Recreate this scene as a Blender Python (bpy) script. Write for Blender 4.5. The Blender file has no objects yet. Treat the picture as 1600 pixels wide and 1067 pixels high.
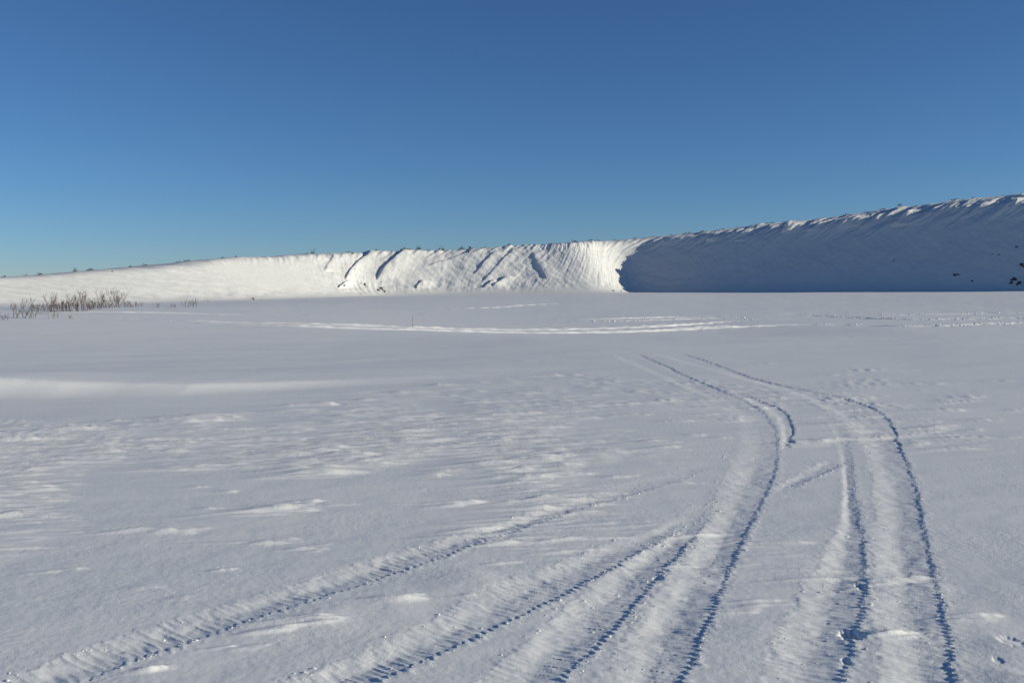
import bpy, math, random
import numpy as np

random.seed(7)
rng = np.random.default_rng(11)
scene = bpy.context.scene
COL = scene.collection
R = math.radians

# ------------------------------------------------------------------ camera, sky, sun, exposure
CAM_H, FOC, HOR = 1.8, 1537.0, 447.0          # eye height (m), focal length and horizon row in 1600x1067 pixels
PITCH = math.atan((533.5 - HOR) / FOC)
cam_d = bpy.data.cameras.new("camera")
cam_d.sensor_width = 36.0
cam_d.lens = 36.0 * FOC / 1600.0
cam_d.clip_start, cam_d.clip_end = 0.1, 6000.0
cam = bpy.data.objects.new("camera", cam_d)
COL.objects.link(cam)
cam.location = (0, 0, CAM_H)
cam.rotation_euler = (math.pi / 2 - PITCH, 0, 0)
scene.camera = cam

SUN_AZ, SUN_EL = 99.5, 15.3                   # degrees clockwise from the view direction (+Y)
world = bpy.data.worlds.new("World")
scene.world = world
world.use_nodes = True
nt = world.node_tree
sky = nt.nodes.new("ShaderNodeTexSky")
sky.sky_type = 'NISHITA'
sky.sun_disc = False
sky.sun_elevation = R(SUN_EL)
sky.sun_rotation = R(SUN_AZ)
sky.altitude = 0.0
sky.air_density = 0.78
sky.dust_density = 0.0
sky.ozone_density = 6.3
bg = nt.nodes["Background"]
bg.inputs["Strength"].default_value = 0.09
nt.links.new(sky.outputs[0], bg.inputs["Color"])

sun_d = bpy.data.lights.new("sun", 'SUN')
sun_d.energy = 4.75
sun_d.angle = R(0.53)
sun_d.color = (1.0, 0.93, 0.75)
sun = bpy.data.objects.new("sun", sun_d)
COL.objects.link(sun)
sun.rotation_euler = (R(90 - SUN_EL), 0, R(-SUN_AZ) + math.pi)
sun.location = (60, -15, 40)

scene.view_settings.view_transform = 'Standard'
scene.view_settings.look = 'None'
scene.view_settings.exposure = 0.0
scene.view_settings.gamma = 1.0
scene.view_settings.use_curve_mapping = False


# ------------------------------------------------------------------ maths helpers
def smooth(t):
    t = np.clip(t, 0.0, 1.0)
    return t * t * (3 - 2 * t)


class Noise:
    def __init__(self, seed):
        g = np.random.default_rng(seed)
        self.p = g.permutation(1024).astype(np.int32)
        a = g.random(1024) * 2 * np.pi
        self.gx, self.gy = np.cos(a).astype(np.float32), np.sin(a).astype(np.float32)

    def __call__(self, x, y):
        x = np.asarray(x, np.float32)
        y = np.asarray(y, np.float32)
        xi, yi = np.floor(x), np.floor(y)
        fx, fy = x - xi, y - yi
        xi, yi = xi.astype(np.int32), yi.astype(np.int32)
        p = self.p
        u, v = fx * fx * fx * (fx * (fx * 6 - 15) + 10), fy * fy * fy * (fy * (fy * 6 - 15) + 10)
        a0, a1 = p[xi & 1023], p[(xi + 1) & 1023]

        def g(h, dx, dy):
            return self.gx[h] * dx + self.gy[h] * dy
        n00 = g(p[(a0 + yi) & 1023], fx, fy)
        n10 = g(p[(a1 + yi) & 1023], fx - 1, fy)
        n01 = g(p[(a0 + yi + 1) & 1023], fx, fy - 1)
        n11 = g(p[(a1 + yi + 1) & 1023], fx - 1, fy - 1)
        return 1.5 * ((n00 * (1 - u) + n10 * u) * (1 - v) + (n01 * (1 - u) + n11 * u) * v)


NZ = [Noise(100 + i) for i in range(24)]


def ray(px, py):
    cx, cy = (px - 800.0) / FOC, (533.5 - py) / FOC
    c, s = math.cos(PITCH), math.sin(PITCH)
    return cx, c + cy * s, -s + cy * c


def project(X, Y, Z):
    c, s = math.cos(PITCH), math.sin(PITCH)
    z = Z - CAM_H
    d = Y * c - z * s
    u = Y * s + z * c
    d = np.where(d > 0.05, d, 0.05)
    return 800 + FOC * X / d, 533.5 - FOC * u / d


# ------------------------------------------------------------------ the lie of the land
# foot of the bluff: bearing column, distance along Y, row where the snow field meets it
FOOT = np.array([(-1400, 42, 492), (-700, 54, 486), (-250, 64, 481), (0, 73, 478), (150, 85, 475), (300, 99, 471), (450, 123, 466.5),
                 (600, 139.5, 462), (700, 142.3, 460), (800, 143, 458.8), (880, 143, 458.2), (935, 143.4, 457.6), (962, 145, 457.2), (977, 149.5, 457), (988, 152.5, 457), (1010, 153.3, 457),
                 (1040, 151.6, 457), (1120, 147, 457), (1280, 140, 456.5), (1440, 133.5, 456), (1600, 127, 455), (1900, 117, 455),
                 (2300, 108, 455), (3000, 100, 455)], float)
FT = (FOOT[:, 0] - 800) / FOC
GK = [0, 1, 2, 3, 4, 5, 6, 7, 8, 9, 10, 11, 17, 18, 19, 20, 21, 22, 23]
FZ = CAM_H - FOOT[:, 1] * (FOOT[:, 2] - HOR) / FOC


def ground_base(X, Y):
    X = np.asarray(X, float)
    Y = np.asarray(Y, float)
    t = X / np.maximum(Y, 1.0)
    zb = np.interp(t, FT[GK], FZ[GK])
    yb = np.interp(t, FT[GK], FOOT[GK, 1])
    k = smooth((Y - 38) / np.maximum(yb - 46, 10))
    # the field banks up to the left, towards the willows
    z = zb * k + 0.036 * np.minimum(2.5 * np.logaddexp(0, (-X - 1.5) / 2.5), 22) * smooth((Y - 22) / 16) * (1 - k)
    # low swell that the near tracks climb over before they drop out of sight
    z = z + 0.10 * np.exp(-((Y - 29) / 5.5) ** 2) * smooth((X + 6) / 8) * smooth((22 - X) / 10)
    z = z - 0.14 * np.exp(-((Y - 40) / 5.0) ** 2) * smooth((X + 8) / 10) * smooth((16 - X) / 8)
    # willow bank at the left
    z = z + 0.12 * np.exp(-((Y - 58) / 6) ** 2) * smooth((-14 - X) / 14)
    return z


def on_ground(px, py):
    dx, dy, dz = ray(px, py)
    t = -CAM_H / min(dz, -1e-3)
    for _ in range(30):
        z = float(ground_base(dx * t, dy * t))
        t = 0.5 * t + 0.5 * (z - CAM_H) / min(dz, -1e-3)
    return dx * t, dy * t


def edge_by_y(pts):
    """pixel polyline -> smoothed X as a function of Y on the snow"""
    w = np.array([on_ground(a, b) for a, b in pts])
    o = np.argsort(w[:, 1])
    w = w[o]
    yy = np.linspace(w[0, 1], w[-1, 1], 1200)
    # uniform in 1/Y so near detail survives
    yy = 1.0 / np.linspace(1 / w[-1, 1], 1 / w[0, 1], 1200)[::-1]
    xx = np.interp(yy, w[:, 1], w[:, 0])
    k = np.hanning(91)
    k /= k.sum()
    pad = np.concatenate([2 * xx[0] - xx[45:0:-1], xx, 2 * xx[-1] - xx[-2:-47:-1]])
    xx = np.convolve(pad, k, 'valid')
    o = np.argsort(yy)
    return yy[o], xx[o]


# near belt tracks: (left edge, right edge) in photo pixels, depth
TRACKS = [
    # right-hand track
    dict(L=[(1014, 550), (1110, 579), (1180, 603), (1232, 616), (1281, 636), (1318, 662), (1342, 692), (1358, 727), (1363, 760), (1362, 822),
            (1361, 910), (1363, 985), (1366, 1066), (1372, 1180)],
         R=[(1044, 544), (1090, 557), (1162, 587), (1206, 603), (1250, 612), (1294, 616), (1337, 627), (1377, 642), (1394, 662), (1408, 701),
            (1421, 732), (1431, 758), (1440, 807), (1450, 863), (1464, 922), (1479, 985), (1489, 1060), (1500, 1180)], d=0.0075, seed=1, end=0.03),
    # branch that joins it from the lower middle
    dict(L=[(1285, 640), (1306, 690), (1316, 730), (1322, 775), (1303, 822), (1287, 860), (1256, 913), (1222, 972), (1184, 1066), (1140, 1180)],
         R=[(1290, 639), (1322, 680), (1331, 719), (1333, 760), (1341, 807), (1350, 854), (1351, 910), (1345, 963), (1333, 995), (1316, 1057), (1290, 1180)],
         d=0.0064, seed=2, end=0.75),
    # middle track
    dict(L=[(950, 552), (1018, 585), (1066, 610), (1110, 628), (1145, 648), (1155, 675), (1150, 706), (1128, 742), (1115, 776), (1099, 822), (1064, 877), (1033, 907),
            (1005, 952), (975, 997), (934, 1065), (880, 1180)],
         R=[(983, 546), (1018, 560), (1031, 566), (1075, 590), (1101, 603), (1132, 616), (1171, 629), (1202, 653), (1214, 680), (1215, 697), (1213, 723), (1206, 749), (1196, 769),
            (1177, 806), (1151, 862), (1125, 922), (1102, 975), (1084, 1024), (1064, 1060), (1020, 1180)], d=0.0075, seed=3, end=0.03, soft=(9.5, 16.6, 0.5)),
    # ski line that swings outside the middle track
    dict(L=[(1128, 616), (1160, 625), (1193, 640), (1212, 655), (1219, 672), (1221, 690), (1219, 702)],
         R=[(1149, 618), (1180, 625), (1215, 637), (1233, 651), (1239, 668), (1236, 688), (1228, 703)], d=0.0075, seed=4, left=0.2),
    # second band to the lower left
    dict(L=[(1092, 776), (1080, 800), (1058, 824), (1030, 842), (985, 870), (960, 885), (911, 922), (862, 960), (810, 1005), (735, 1066), (600, 1180)],
         R=[(1142, 760), (1122, 792), (1090, 832), (1050, 877), (1027, 900), (997, 937), (960, 979), (930, 1009), (874, 1061), (760, 1180)], d=0.0075, seed=5, end=0.5),
    # third band
    dict(L=[(1118, 762), (1096, 778), (1069, 795), (1012, 829), (937, 853), (870, 880), (787, 908), (724, 938), (675, 966), (600, 1000), (525, 1030), (420, 1066), (150, 1180)],
         R=[(1128, 775), (1098, 800), (1050, 838), (997, 864), (960, 883), (922, 906), (862, 937), (799, 966), (731, 999), (675, 1024), (600, 1056), (340, 1180)], d=0.0068, seed=6, end=0.5),
    # far left band
    dict(L=[(1140, 704), (1087, 724), (1012, 742), (952, 757), (911, 774), (814, 808), (701, 843), (612, 866), (525, 891), (437, 922), (350, 948), (262, 974),
            (175, 1001), (87, 1031), (0, 1060), (-420, 1180)],
         R=[(1146, 712), (1080, 742), (1024, 759), (975, 775), (915, 790), (817, 826), (739, 854), (656, 884), (591, 904), (503, 937), (416, 964), (306, 1000), (219, 1027),
            (127, 1062), (-240, 1180)], d=0.0050, seed=7, end=0.4),
    # faint crossing track
    dict(L=[(1322, 698), (1302, 712), (1262, 728), (1228, 745), (1204, 766)],
         R=[(1328, 716), (1302, 729), (1262, 748), (1232, 764), (1208, 780)], d=0.004, seed=8),
]


def track_carve(X, Y, Z, crumbs=None):
    for T in TRACKS:
        yl, xl = edge_by_y(T['L'])
        yr, xr = edge_by_y(T['R'])
        y0, y1 = max(yl[0], yr[0], 2.5), min(yl[-1], yr[-1])
        T['y'] = (y0, y1)
        XL, XR = np.interp(Y, yl, xl), np.interp(Y, yr, xr)
        m = (Y > y0) & (Y < y1) & (X > XL - 0.3) & (X < XR + 0.3)
        idx = np.nonzero(m)
        x, y = X[idx], Y[idx]
        xl_, xr_ = XL[idx], XR[idx]
        # arc length along the track
        g = np.linspace(y0, y1, 4000)
        gx = 0.5 * (np.interp(g, yl, xl) + np.interp(g, yr, xr))
        al = np.concatenate([[0], np.cumsum(np.hypot(np.diff(gx), np.diff(g)))])
        dxdy = np.interp(y, g, np.gradient(gx, g))
        cs = 1 / np.sqrt(1 + dxdy ** 2)
        A = np.interp(y, g, al) + (x - np.interp(y, g, gx)) * dxdy * cs     # square to the track
        T['arc'] = (g, gx, al)
        n1, n2, n3 = NZ[T['seed'] % 8], NZ[8 + T['seed'] % 8], NZ[16 + T['seed'] % 8]
        W = (xr_ - xl_) * cs
        uL = (x - xl_) * cs + 0.025 * n1(A * 1.3, A * 0 + 3.3) + 0.022 * n2(A * 7, x * 7)
        pitch = 0.058
        ph = A / pitch + 0.35 * n1(A * 2.1, x * 3)
        tooth = np.abs((ph % 1.0) - 0.5) * 2
        uR = (xr_ - x) * cs + 0.040 * (tooth - 0.5) * (0.8 + 0.7 * n2(A * 3, A * 0)) + 0.016 * n3(A * 11, x * 4) + 0.014 * n2(A * 2.6, x * 0 + 7)
        fade = smooth((y - y0) / 0.3) * smooth((y1 - y) / (T.get('end', 0.12) * (y1 - y0)))
        if 'soft' in T:
            ya, yb, sf = T['soft']
            fade = fade * (1 - sf * smooth((y - ya) / 1.5) * smooth((yb - y) / 1.0))
        ramp = np.minimum(0.27, W * (0.58 + 0.37 * smooth((y - 12) / 7)))
        wall = np.clip(0.010 + 0.0011 * y, 0.010, 0.035)
        D = T['d'] * (1.0 + 0.30 * n1(A * 0.7, A * 0 + 9)) * (1 - 0.030 * np.clip(y - 12, 0, 14) + 0.072 * np.clip(y - 9, 0, 14) * np.exp(-np.maximum(uR, 0) / 0.10))
        rnd_rip = n3(np.floor(ph) * 3.7, uL * 6)
        uL = uL + 0.020 * (0.5 + 0.5 * np.cos(2 * np.pi * ph)) * (0.5 + rnd_rip)
        inside = smooth(uL / ramp) * smooth(uR / wall + 0.5)
        lf = 0.35 + (0.20 + 0.75 * smooth((11 - y) / 5)) * (0.75 + 0.6 * n2(A * 0.9, A * 0 + 2))
        lf = lf * T.get('left', 1.0)
        floor = D * inside * (1 + lf - lf * np.clip((uL - ramp) / np.maximum(W - ramp, 0.02), 0, 1)) * (1 - 0.55 * (1 - tooth) * np.exp(-np.maximum(uR, 0) / 0.04))   # deepest under the left bank, tilted for a wide lit side, thin right shadow
        rip = 0.5 + 0.5 * np.cos(2 * np.pi * ph)
        rip = rip ** 1.6
        amp = 0.0042 * smooth(0.45 + 0.9 * rnd_rip + 0.5 * n1(A * 1.1, x * 5))
        ripm = smooth(uL / 0.03) * smooth((W - uL + 0.03) / 0.05)
        near = smooth((15 - y) / 6)
        dz = -floor + amp * rip * ripm * near
        rb = np.floor(ph)
        bump_ = np.sin(np.pi * (ph - rb)) ** 0.8
        near2 = smooth((21 - y) / 8)
        dz += 0.0042 * n2(uL * 8 + 3 * np.sin(rb * 12.9), rb * 7.31) * bump_ * ripm * near2
        dz += (0.0016 * n2(x * 6, A * 12) + 0.0012 * n1(x * 17, A * 34) * near) * ripm
        # crumbled lip outside the right wall
        lip = np.exp(-((uR + 0.035) / 0.03) ** 2)
        dz += lip * 0.006 * np.clip(n3(A * 16, x * 16) + 0.15, 0, 1) * (0.4 + 0.6 * tooth)
        lipl = np.exp(-((uL + 0.01) / 0.03) ** 2)
        dz += lipl * 0.003 * np.clip(n2(A * 14, x * 14), 0, 1)
        Z[idx] += dz * fade


# far tracks that run across the view: centre lines in photo pixels, width (m), roughness (m)
FAR = [
    ([(185, 497), (250, 500.5), (400, 505), (520, 508.5), (640, 512), (760, 515), (860, 515.5), (960, 513), (1040, 509.5), (1110, 505), (1172, 500)], 0.40, 0.055),
    ([(230, 499.5), (300, 504), (400, 508), (520, 512), (640, 516), (760, 519), (870, 520), (980, 518), (1080, 514), (1160, 511), (1250, 508.5), (1330, 507.5)], 0.45, 0.06),
    ([(300, 503), (420, 507), (540, 510.5), (640, 513.8), (740, 517), (840, 518)], 0.25, 0.03),
    ([(862, 500), (930, 499), (990, 497), (1060, 495), (1140, 493.5)], 0.35, 0.04),
    ([(1172, 500), (1150, 497), (1100, 498), (1040, 499.5), (960, 502), (890, 502)], 0.35, 0.035),
    ([(690, 484), (760, 481), (820, 477), (880, 473)], 0.7, 0.05),
    ([(540, 487), (610, 488), (650, 490)], 0.7, 0.06),
    ([(395, 486), (460, 487)], 0.5, 0.04),
    ([(1215, 490), (1260, 491.5), (1310, 494), (1360, 497.5), (1420, 499), (1500, 498), (1600, 495), (1750, 492)], 0.9, 0.075),
    ([(1290, 507), (1340, 508.5), (1400, 511), (1470, 510.5), (1540, 507), (1600, 504.5), (1750, 500)], 0.55, 0.075),
    ([(1330, 492), (1420, 491), (1510, 489.5), (1600, 488.5), (1750, 487)], 0.6, 0.05),
    ([(60, 489), (140, 487.5), (230, 488.5), (360, 492), (480, 494)], 0.8, 0.04),
]


def far_lines():
    out = []
    for pts, w, rgh in FAR:
        P = np.array([on_ground(a, b) for a, b in pts])
        s = np.concatenate([[0], np.cumsum(np.hypot(*np.diff(P, axis=0).T))])
        q = np.arange(0, s[-1], 0.12)
        x, y = np.interp(q, s, P[:, 0]), np.interp(q, s, P[:, 1])
        k = np.hanning(31); k /= k.sum()
        if len(x) > 80:
            x = np.convolve(np.pad(x, 15, mode='edge'), k, 'valid')
            y = np.convolve(np.pad(y, 15, mode='edge'), k, 'valid')
        out.append((q, x, y, w, rgh))
    return out


# ------------------------------------------------------------------ ground sheet (finer near the viewer)
tan_lim = 0.66
tans = np.linspace(-tan_lim, tan_lim, 1180)
th_in = np.arctan(tans)
th_out = np.linspace(th_in[-1], math.pi, 46)[1:]
TH = np.concatenate([-th_out[::-1], th_in, th_out])
rr = [np.geomspace(0.25, 3.7, 16)[:-1], CAM_H * FOC / np.linspace(CAM_H * FOC / 3.7, 19.0, 730), np.geomspace(147, 3500, 36)[1:]]
RR = np.concatenate(rr)
RG, TG = np.meshgrid(RR, TH, indexing='ij')
GX, GY = RG * np.sin(TG), RG * np.cos(TG)
GX, GY = GX.astype(np.float64), GY.astype(np.float64)
GZ = ground_base(GX, GY)
GZ[GY < 1] = 0.0
dist = np.hypot(GX, GY)


def relief(X, Y, dist):
    """wind-worked surface of the open snow"""
    z = 0.050 * NZ[0](X * 0.055, Y * 0.10) * smooth((dist - 3) / 10)
    z += 0.022 * NZ[1](X * 0.16 + 3, Y * 0.34 - X * 0.05)
    z += 0.009 * NZ[2](X * 0.42, Y * 0.95 - X * 0.18)
    # long wind streaks, more on the left and beyond
    st = NZ[3](X * 0.22 + 0.9 * Y * 0.02, Y * 1.5 - X * 0.30)
    z += 0.0060 * st * (0.35 + 0.65 * smooth((1 - X) / 8) + 1.1 * smooth((dist - 14) / 12) * smooth((12 - X) / 16))
    z += 0.0028 * NZ[4](X * 1.1, Y * 3.2 - X * 0.8)
    z += 0.0022 * NZ[5](X * 3.3, Y * 4.5 - X) * smooth((14 - dist) / 6)
    z += 0.0011 * NZ[6](X * 9.0, Y * 10) * smooth((11 - dist) / 5)
    z += 0.0007 * NZ[7](X * 24, Y * 26) * smooth((9 - dist) / 4)
    return z


GZ += relief(GX, GY, dist)

# the long drift at the left: crest line (pixels) and height
CRX = []
for (a, b, hgt) in [(-900, 570, 0.50), (-500, 580, 0.42), (-200, 587, 0.36), (0, 592, 0.30), (100, 595, 0.25), (200, 598, 0.19), (300, 600, 0.145), (400, 598, 0.105), (500, 594, 0.075), (600, 590, 0.05),
                    (700, 586, 0.03), (800, 582, 0.008), (900, 579, 0.0)]:
    dx, dy, dz = ray(a, b)
    t = (hgt - CAM_H) / dz
    CRX.append((dx * t, dy * t, hgt))
CRX = np.array(CRX)
cy = np.interp(GX, CRX[:, 0], CRX[:, 1])
ch = np.interp(GX, CRX[:, 0], CRX[:, 2])
ch = np.where(GX < CRX[0, 0], CRX[0, 2], ch) * (1 + 0.10 * NZ[9](GX * 0.5, GX * 0 + 4))
nn = cy - GY + 0.05 * NZ[10](GX * 0.7, GY * 0.7)
face = 0.50 + 0.8 * np.clip(0.3 - ch, 0, 0.3)
front = 0.82 * (1 - np.clip(nn / (1.5 * face), 0, 1)) ** 1.7 + 0.18 * (1 - smooth(nn / 4.2))
back = (1 - smooth(-nn / 6.0))
GZ += np.where(nn > 0, ch * front, ch * back) * np.where(GY > 1, 1, 0)


# sastrugi: small wind-cut scarps, gentle on the left, short steep face towards the sun
def stamp(cx, cy, L, wid, h, lean=0.0, face=0.28, sharp=1.0):
    rad = 1.6 * max(L, wid)
    r = math.hypot(cx, cy)
    i0, i1 = np.searchsorted(RR, [max(r - rad, 0.3), r + rad])
    ta = math.atan2(cx, cy)
    da = rad / r
    j0, j1 = np.searchsorted(TH, [ta - da, ta + da])
    if i1 <= i0 or j1 <= j0:
        return
    X, Y = GX[i0:i1, j0:j1] - cx, GY[i0:i1, j0:j1] - cy
    c, s = math.cos(lean), math.sin(lean)
    a, b = X * c + Y * s, -X * s + Y * c
    a = a + 0.25 * wid * (b / wid) ** 2
    k = np.exp(-(b / (0.5 * wid)) ** 2)
    up = smooth((a + L) / L)
    dn = 1 - smooth(a / (face * L))
    GZ[i0:i1, j0:j1] += h * k * np.where(a < 0, up, dn)


def lin(px, py):
    return on_ground(px, py)


# those the photograph shows clearly: px, py, width px, strength
FLECKS = [(690, 603, 60, 1.6), (740, 786, 110, 1.5), (440, 848, 90, 1.3), (480, 858, 80, 1.0), (430, 800, 130, 1.1), (270, 832, 120, 1.1), (350, 891, 40, .9),
          (70, 896, 40, .9), (125, 890, 40, .8), (225, 919, 50, 1.1), (290, 936, 40, .8), (240, 1043, 80, 1.3), (380, 1012, 60, .9), (500, 972, 120, 1.1), (620, 940, 110, .9),
          (300, 657, 120, 1.3), (330, 661, 90, 1.0), (500, 635, 80, 1.2), (560, 615, 60, 1.0), (480, 645, 100, .9), (540, 646, 70, .9), (120, 676, 120, 1.0), (40, 690, 90, 1.0), (20, 714, 80, .8),
          (265, 706, 40, .9), (230, 698, 40, .8), (170, 686, 40, .8), (315, 765, 30, 1.2), (355, 772, 24, 1.2), (330, 797, 30, 1.0), (470, 793, 90, 1.1), (490, 786, 60, .9), (560, 712, 70, 1.0),
          (580, 725, 60, .9), (640, 703, 90, 1.0), (650, 675, 70, .8), (690, 745, 60, 1.1), (700, 738, 60, .8), (750, 660, 90, .8), (790, 650, 70, .8), (800, 723, 90, 1.0), (860, 706, 70, 1.0),
          (880, 715, 50, 1.3), (895, 727, 60, .9), (820, 756, 50, 1.2), (840, 750, 60, 1.0), (900, 742, 60, .9), (920, 690, 60, .8), (780, 690, 60, .8), (930, 655, 60, .8), (1000, 650, 60, .9),
          (980, 745, 50, .9), (1020, 690, 60, .9), (1040, 700, 50, .9), (1060, 660, 60, .8), (1080, 752, 50, 1.0), (1090, 680, 50, 1.0), (1280, 690, 90, 1.2), (1130, 685, 40, 1.0),
          (1440, 690, 60, .9), (1460, 668, 60, .8), (1500, 640, 70, .7), (1540, 655, 60, .8), (1530, 668, 50, .7), (1590, 680, 50, .8), (1480, 625, 60, .6), (1590, 640, 50, .7), (1395, 988, 90, 1.2), (1425, 990, 70, 0.7),
          (1420, 905, 110, 1.1), (1530, 962, 90, 1.0), (1175, 950, 90, .7), (1200, 940, 90, .6), (740, 930, 60, .6), (800, 880, 60, .7)]
for (a, b, wpx, k) in FLECKS:
    x, y = lin(a, b)
    w = wpx * y / FOC
    n_ = int(3 + wpx / 14)
    for q_ in range(n_):
        Lf = max(min(w * random.uniform(0.10, 0.34), 0.26), 0.05)
        u_ = random.gauss(0, 0.24) * w
        stamp(x + u_, y + 0.25 * u_ + random.gauss(0, 0.11) * w, random.uniform(2.5, 5) * Lf, max(0.03, 0.0055 * y, Lf * random.uniform(0.18, 0.42)), Lf * random.uniform(0.06, 0.12) * min(k, 1.3),
              lean=random.uniform(0.0, 0.35), face=random.uniform(0.22, 0.34))

# and the many in between, in patches
patch = Noise(500)
cnt = 0
tries = 0
while cnt < 3200 and tries < 120000:
    tries += 1
    py = random.uniform(560, 900)
    px = random.uniform(-150, 1750)
    d_ = ray(px, py)
    x, y = -CAM_H / d_[2] * d_[0], -CAM_H / d_[2] * d_[1]
    if px < 520 and py < 645 or px < 100 and py < 660:
        continue
    m = float(patch(x * 0.33, y * 0.16)) + 0.5 * float(patch(x * 0.9 + 40, y * 0.5))
    wgt = math.exp(-((py - 700) / 105.0) ** 2)
    if px > 1390:
        wgt = 0.45 * math.exp(-((py - 655) / 32.0) ** 2)
    if px < 450:
        wgt *= 0.65
    if 900 < px < 1420 and py > 640:
        wgt *= 0.3
    if m < 0.30 - 0.80 * wgt or random.random() > wgt * 1.0 + 0.03:
        continue
    if y > 17 and px < 700:
        continue
    Lf = min(random.uniform(0.06, 0.20) * (0.6 + 0.05 * y), 0.28)
    stamp(x, y, Lf * random.uniform(3, 5.5), max(Lf * random.uniform(0.15, 0.36), 0.005 * y), Lf * random.choice((0.03, 0.04, 0.05, 0.06, 0.10)), lean=random.uniform(-0.1, 0.4), face=random.uniform(0.22, 0.32))
    cnt += 1

# larger soft drifts beside and across the near tracks
for (a, b, wpx, dep, h, ln) in [(1430, 1000, 130, 0.50, 0.030, 0.45), (1440, 915, 120, 0.35, 0.020, 0.4), (1090, 905, 90, 0.3, 0.022, 0.3), (1530, 965, 120, 0.25, 0.020, 0.15),
                                (740, 905, 120, 0.5, 0.030, 0.6), (600, 945, 160, 0.6, 0.024, 0.3), (500, 970, 150, 0.35, 0.022, 0.25), (1590, 1010, 90, 0.35, 0.035, 0.4),
                                (1600, 1060, 90, 0.3, 0.03, 0.5), (1180, 985, 120, 0.3, 0.016, 0.3), (1250, 880, 100, 0.5, 0.008, 0.2), (1015, 640, 150, 0.9, 0.03, 0.2),
                                (930, 715, 90, 0.5, 0.035, 0.2), (960, 708, 60, 0.3, 0.03, 0.1)]:
    x, y = lin(a, b)
    w = wpx * y / FOC
    stamp(x, y, 1.6 * w, dep, 0.5 * h, lean=ln, face=0.3)

track_carve(GX, GY, GZ)

# broken-in hole at the joint of two tracks, with its ragged rim, and a few dents
def dent(px, py, wx, wy, d, seed):
    x0, y0 = lin(px, py)
    m = (np.abs(GX - x0) < 3 * wx) & (np.abs(GY - y0) < 3 * wy)
    i = np.nonzero(m)
    a, b = (GX[i] - x0) / wx, (GY[i] - y0) / wy
    ang = np.arctan2(b, a)
    q = np.hypot(a, b) * (1 + 0.28 * NZ[seed](np.cos(ang) * 3, np.sin(ang) * 3 + 5))
    GZ[i] += -d * (1 - smooth((q - 0.55) / 0.5))


for (a, b, wx, wy, d, s_) in [(1332, 990, 0.068, 0.085, 0.034, 11), (1322, 1030, 0.018, 0.05, 0.010, 12), (1345, 915, 0.03, 0.07, 0.016, 14), (1028, 903, 0.035, 0.05, 0.018, 15),
                              (1582, 1002, 0.07, 0.10, 0.010, 12), (1560, 1030, 0.03, 0.04, 0.006, 14), (1234, 690, 0.05, 0.14, 0.02, 11)]:
    dent(a, b, wx, wy, d, s_)

# far tracks: shallow trough with a churned berm
FL = far_lines()
for k, (q, x, y, w, rgh) in enumerate(FL):
    step = max(1, len(x) // 400)
    band = (GY > y.min() - 2) & (GY < y.max() + 2) & (GX > x.min() - 1) & (GX < x.max() + 1)
    i = np.nonzero(band)
    px_, py_ = GX[i], GY[i]
    best = np.full(px_.shape, 9.0)
    for a in range(0, len(x) - 1, 8):
        b = min(a + 8, len(x) - 1)
        ax, ay, bx, by = x[a], y[a], x[b], y[b]
        sel = np.nonzero((px_ > min(ax, bx) - 1) & (px_ < max(ax, bx) + 1) & (py_ > min(ay, by) - 1) & (py_ < max(ay, by) + 1))[0]
        if not len(sel):
            continue
        ux, uy = bx - ax, by - ay
        l2 = ux * ux + uy * uy + 1e-9
        tt = np.clip(((px_[sel] - ax) * ux + (py_[sel] - ay) * uy) / l2, 0, 1)
        d = np.hypot(px_[sel] - ax - tt * ux, py_[sel] - ay - tt * uy)
        best[sel] = np.minimum(best[sel], d)
    inn = 1 - smooth((best - 0.25 * w) / (0.35 * w))
    rim = np.exp(-((best - 0.75 * w) / (0.35 * w)) ** 2)
    n = NZ[k % 8](px_ * 3.1, py_ * 3.1) + 0.7 * NZ[(k + 3) % 8](px_ * 7, py_ * 5)
    GZ[i] += -0.25 * rgh * inn + 0.15 * rgh * rim * (1 + n)


def ground_z(x, y):
    r, a = math.hypot(x, y), math.atan2(x, y)
    i = int(np.clip(np.searchsorted(RR, r), 1, len(RR) - 1))
    j = int(np.clip(np.searchsorted(TH, a), 1, len(TH) - 1))
    fr = (r - RR[i - 1]) / (RR[i] - RR[i - 1])
    ft = (a - TH[j - 1]) / (TH[j] - TH[j - 1])
    return float((GZ[i - 1, j - 1] * (1 - fr) + GZ[i, j - 1] * fr) * (1 - ft) + (GZ[i - 1, j] * (1 - fr) + GZ[i, j] * fr) * ft)


# ------------------------------------------------------------------ materials
def principled(name, col, rough=0.7, spec=0.2):
    m = bpy.data.materials.new(name)
    m.use_nodes = True
    b = m.node_tree.nodes["Principled BSDF"]
    b.inputs["Base Color"].default_value = (*col, 1)
    b.inputs["Roughness"].default_value = rough
    b.inputs["Specular IOR Level"].default_value = spec
    return m, b


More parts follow.
